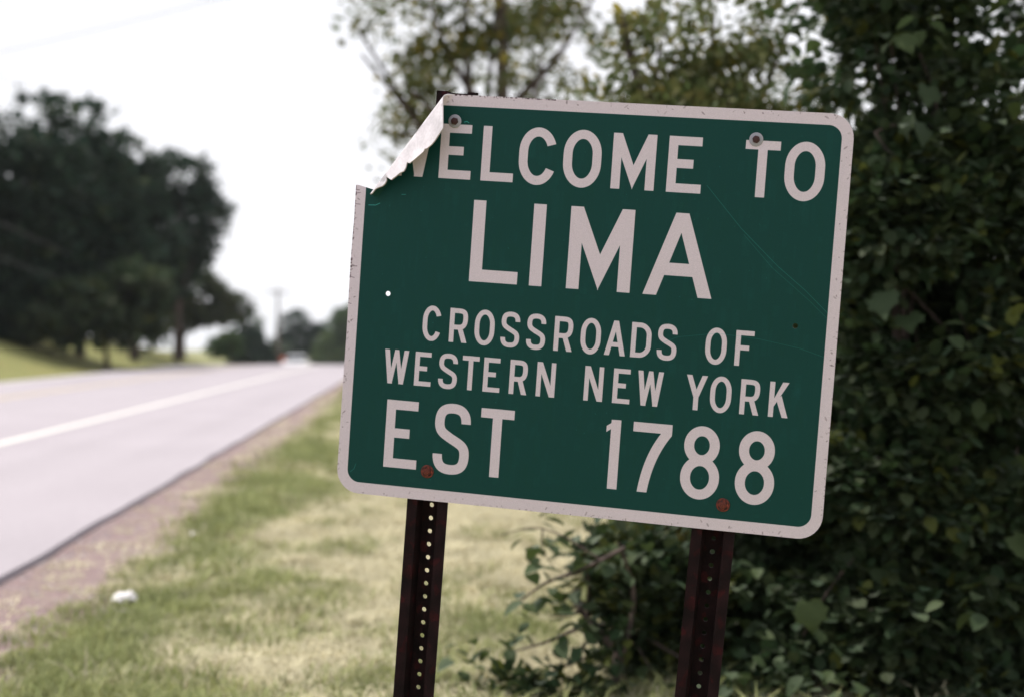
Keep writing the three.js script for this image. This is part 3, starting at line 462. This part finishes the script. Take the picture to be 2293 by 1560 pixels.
{
  const gA = groundY(pA.x, pA.z), gB = groundY(pB.x, pB.z), gC = groundY(pC.x, pC.z), v = (p, g, h, dx = 0) => V(p.x + dx, g + h, p.z + 0.18);
  for (const k of [-1, -0.45, 1]) wire('thin power wire running along the far bank between the pole crossarms', v(pA, gA, 9.34, k), v(pB, gB, 10.34, k), 1.2, 0.006);
  wire('thick telephone cable slung across the dark trees on the far bank', v(pA, gA, 5.1), v(pB, gB, 7.4), 0.9, 0.011);
  wire('lowest telephone cable slung across the dark trees on the far bank', v(pA, gA, 3.9), v(pB, gB, 6.6), 0.9, 0.009);
  wire('single wire crossing the sky above the road', v(pA, gA, 9.3), v(pC, gC, 9.2), 0.25, 0.01);
}

// ---------------------------------------------------------------- white car over the crest
{
  const p = at(663, 780, 121); p.y = drop(121) + 0.02;
  const car = thing('white_car', 'white car coming over the crest of the road', 'car', p); car.rotation.y = -0.03;
  const paint = new THREE.MeshPhysicalMaterial({ color: col(0.75, 0.75, 0.76), roughness: 0.35, clearcoat: 0.7, clearcoatRoughness: 0.1 }), glass = new THREE.MeshStandardMaterial({ color: col(0.02, 0.024, 0.03), roughness: 0.12 }), black = new THREE.MeshStandardMaterial({ color: col(0.02, 0.02, 0.02), roughness: 0.8 }), lamp = new THREE.MeshStandardMaterial({ color: col(0.7, 0.7, 0.68), roughness: 0.15 });
  const prof = (pts, w, b) => { const sh = new THREE.Shape(pts.map(([x, y]) => new THREE.Vector2(x, y))); const g = new THREE.ExtrudeGeometry(sh, { depth: w - 2 * b, bevelEnabled: true, bevelSize: b, bevelThickness: b, bevelSegments: 3 }); g.translate(0, 0, -(w - 2 * b) / 2); g.rotateY(-Math.PI / 2); return g; };
  // x of the profile runs from the nose (towards the viewer, +z after the turn) to the tail
  part('body', prof([[2.15, 0.32], [2.2, 0.55], [2.05, 0.74], [1.0, 0.88], [-1.75, 0.92], [-2.2, 0.86], [-2.25, 0.4], [-2.1, 0.26], [2.0, 0.26]], 1.72, 0.09), paint, car);
  part('roof', prof([[0.35, 1.36], [0.1, 1.4], [-1.0, 1.38], [-1.2, 1.33], [0.3, 1.33]], 1.22, 0.04), paint, car);
  part('windows', prof([[0.98, 0.88], [0.28, 1.32], [-1.15, 1.32], [-1.7, 0.92]], 1.44, 0.05), glass, car);
  for (const x of [-0.76, 0.76]) for (const z of [1.35, -1.35]) { const w = part('wheel', (() => { const g = new THREE.CylinderGeometry(0.31, 0.31, 0.2, 20); g.rotateZ(Math.PI / 2); g.translate(x, 0.31, z); return g; })(), black, car); const r = new THREE.CylinderGeometry(0.18, 0.18, 0.21, 14); r.rotateZ(Math.PI / 2); r.translate(x * 1.005, 0.31, z); part('rim', r, lamp, w); }
  for (const x of [-0.62, 0.62]) part('headlight', (() => { const g = new RoundedBoxGeometry(0.34, 0.15, 0.12, 2, 0.04); g.translate(x, 0.62, 2.22); return g; })(), lamp, car);
  part('bumper', (() => { const g = new RoundedBoxGeometry(1.66, 0.18, 0.16, 2, 0.05); g.translate(0, 0.4, 2.26); return g; })(), paint, car);
  part('grille', (() => { const g = new RoundedBoxGeometry(0.72, 0.12, 0.06, 2, 0.02); g.translate(0, 0.6, 2.27); return g; })(), black, car);
}
{ // red sign past the crest
  const p = at(634, 780, 148); p.y = groundY(p.x, p.z);
  const g = thing('small_road_sign', 'small red road sign on a post just past the crest', 'road sign', p), top = at(634, 804, 148).y - p.y;
  const c = new THREE.CylinderGeometry(0.035, 0.035, top + 0.5, 8); c.translate(0, top / 2 - 0.15, -0.05); part('post', c, WIRE, g);
  const b = new RoundedBoxGeometry(0.52, 0.52, 0.02, 2, 0.008); b.rotateZ(Math.PI / 4); b.translate(0, top, 0); part('sign_panel', b, new THREE.MeshStandardMaterial({ color: col(0.5, 0.1, 0.05), roughness: 0.5 }), g);
}
// ---------------------------------------------------------------- litter on the verge
function onGround(px, py) { let d = 8; for (let i = 0; i < 12; i++) { const p = at(px, py, d), g = groundY(p.x, p.z); d *= (EYE.y - g) / Math.max(0.05, EYE.y - p.y); } const p = at(px, py, d); p.y = groundY(p.x, p.z); return p; }
function litter(label, px, py, sx, sy, sz, seed, turn) {
  const p = onGround(px, py), g = new THREE.IcosahedronGeometry(1, 4), a = g.attributes.position;
  for (let i = 0; i < a.count; i++) { const v = V(a.getX(i), a.getY(i), a.getZ(i)), k = 1 + 0.32 * nz(v.x * 1.6 + seed, v.y * 1.6, v.z * 1.6) + 0.2 * Math.abs(nz(v.x * 4, v.y * 4 + seed, v.z * 4)); v.multiplyScalar(k); a.setXYZ(i, v.x * sx, v.y * sy, v.z * sz); }
  g.computeVertexNormals(); const m = part(numbered('crumpled_paper'), g, new THREE.MeshStandardMaterial({ color: col(0.78, 0.74, 0.73), roughness: 0.8, flatShading: true }), scene);
  m.position.copy(p).add(V(0, sy * 0.7 + 0.03, 0)); m.rotation.y = turn; tag(m, label, 'litter');
}
litter('crumpled white paper lying in the grass beside the shoulder', 281, 1362, 0.052, 0.026, 0.04, 3, 0.3);
litter('small pale scrap of paper at the edge of the green grass', 432, 1210, 0.026, 0.012, 0.02, 8, 1);

// ---------------------------------------------------------------- grass and loose stones
function instanced(name, geo, mat, list, parent) { const m = new THREE.InstancedMesh(geo, mat, list.length); m.name = name; m.castShadow = m.receiveShadow = true; const M = new THREE.Matrix4(), Q = new THREE.Quaternion(), E = new THREE.Euler(); list.forEach(([x, y, z, s, r, c, tl = 0], i) => { M.compose(V(x, y, z), Q.setFromEuler(E.set(tl, r, tl * 0.6)), V(s, s, s)); m.setMatrixAt(i, M); m.setColorAt(i, c); }); parent.add(m); return m; }
{
  const q = rng(91), root = new THREE.Group(); root.name = 'grass'; root.userData = { kind: 'stuff', label: 'half dry mown grass of the verge beside the road', category: 'grass' }; scene.add(root);
  const GM = new THREE.MeshPhysicalMaterial({ color: 0xffffff, roughness: 0.85, side: THREE.DoubleSide, transmission: 0.3, thickness: 0, specularIntensity: 0.3 });
  const tuft = (n, rad, h0, flat) => { const pos = [], idx = []; for (let i = 0; i < n; i++) { const a = q() * 6.283, rr = Math.sqrt(q()) * rad, bx = Math.cos(a) * rr, bz = Math.sin(a) * rr, h = h0 * (0.45 + q() * 0.75), la = q() * 6.283, ln = h * (flat + q() * 0.7), dx = Math.cos(la), dz = Math.sin(la), w = 0.0017 + q() * 0.0016, o = pos.length / 3, wx = -dz * w, wz = dx * w;
      pos.push(bx - wx, 0, bz - wz, bx + wx, 0, bz + wz, bx + dx * ln * 0.4 - wx * 0.8, h * 0.62, bz + dz * ln * 0.4 - wz * 0.8, bx + dx * ln * 0.4 + wx * 0.8, h * 0.62, bz + dz * ln * 0.4 + wz * 0.8, bx + dx * ln, h * (1 - 0.35 * flat), bz + dz * ln); idx.push(o, o + 1, o + 2, o + 1, o + 3, o + 2, o + 2, o + 3, o + 4); }
    const g = new THREE.BufferGeometry(); g.setAttribute('position', new THREE.Float32BufferAttribute(pos, 3)); g.setIndex(idx); g.computeVertexNormals(); return g; };
  const kinds = [tuft(22, 0.06, 0.055, 0.5), tuft(26, 0.07, 0.045, 1.1), tuft(16, 0.045, 0.085, 0.4), tuft(24, 0.08, 0.035, 1.6)], lists = kinds.map(() => []);
  const put = (x, d, s) => {
    const X = x - bend(d), p = patch(X, d), dry = clamp(1 - p + (q() - 0.5) * 0.55, 0, 1), edge = smoothstep(X, -1.62, -1.2);
    if (X < -1.9 || q() > 0.12 + 0.88 * edge) return;
    const k = 0.75 + q() * 0.5, h = q(), c = dry > 0.5 ? col(lerp(0.46, 0.68, h) * k, lerp(0.42, 0.62, h) * k, lerp(0.28, 0.43, h) * k) : col(lerp(0.22, 0.34, h) * k, lerp(0.25, 0.35, h) * k, lerp(0.1, 0.15, h) * k);
    const ki = dry > 0.55 ? (q() < 0.5 ? 3 : 1) : q() < 0.55 ? 0 : q() < 0.6 ? 2 : 1;
    lists[ki].push([x, groundY(x, -d) - 0.004, -d, s * (0.7 + q() * 0.6), q() * 6.28, c, (q() - 0.5) * 0.3]);
  };
  const scatter = (d0, d1, x0, x1, per, s) => { const n = Math.round((d1 - d0) * (x1 - x0) * per); for (let i = 0; i < n; i++) put(lerp(x0, x1, q()), lerp(d0, d1, q()), s); };
  scatter(4.2, 8, -1.95, 2.2, 520, 1); scatter(8, 14, -1.95, 2.6, 330, 1.15); scatter(14, 26, -1.95, 2.8, 120, 1.5); scatter(26, 70, -1.95, 3, 26, 2.2);
  kinds.forEach((g, i) => instanced('grass_tufts', g, GM, lists[i], root));
}
{
  const q = rng(93), g = new THREE.IcosahedronGeometry(1, 1), a = g.attributes.position, list = [];
  for (let i = 0; i < a.count; i++) { const v = V(a.getX(i), a.getY(i), a.getZ(i)); v.multiplyScalar(1 + 0.3 * nz(v.x * 2, v.y * 2, v.z * 2)); a.setXYZ(i, v.x, v.y * 0.6, v.z); } g.computeVertexNormals();
  for (let i = 0; i < 9000; i++) { const d = 3 + q() * q() * 30, X = EDGE_R + 0.01 + Math.pow(q(), 1.4) * 0.85, k = 0.14 + q() * 0.3; list.push([X + bend(d), drop(d) - 0.026, -d, 0.003 + q() * q() * 0.013, q() * 6, col(k * 1.06, k * 0.92, k * 0.92), q()]); }
  const m = instanced('loose_gravel', g, new THREE.MeshStandardMaterial({ roughness: 1 }), list, scene); m.userData = { kind: 'stuff', label: 'loose gravel crumbled along the asphalt edge', category: 'gravel' };
}
// ---------------------------------------------------------------- finish
renderer.render(scene, camera);
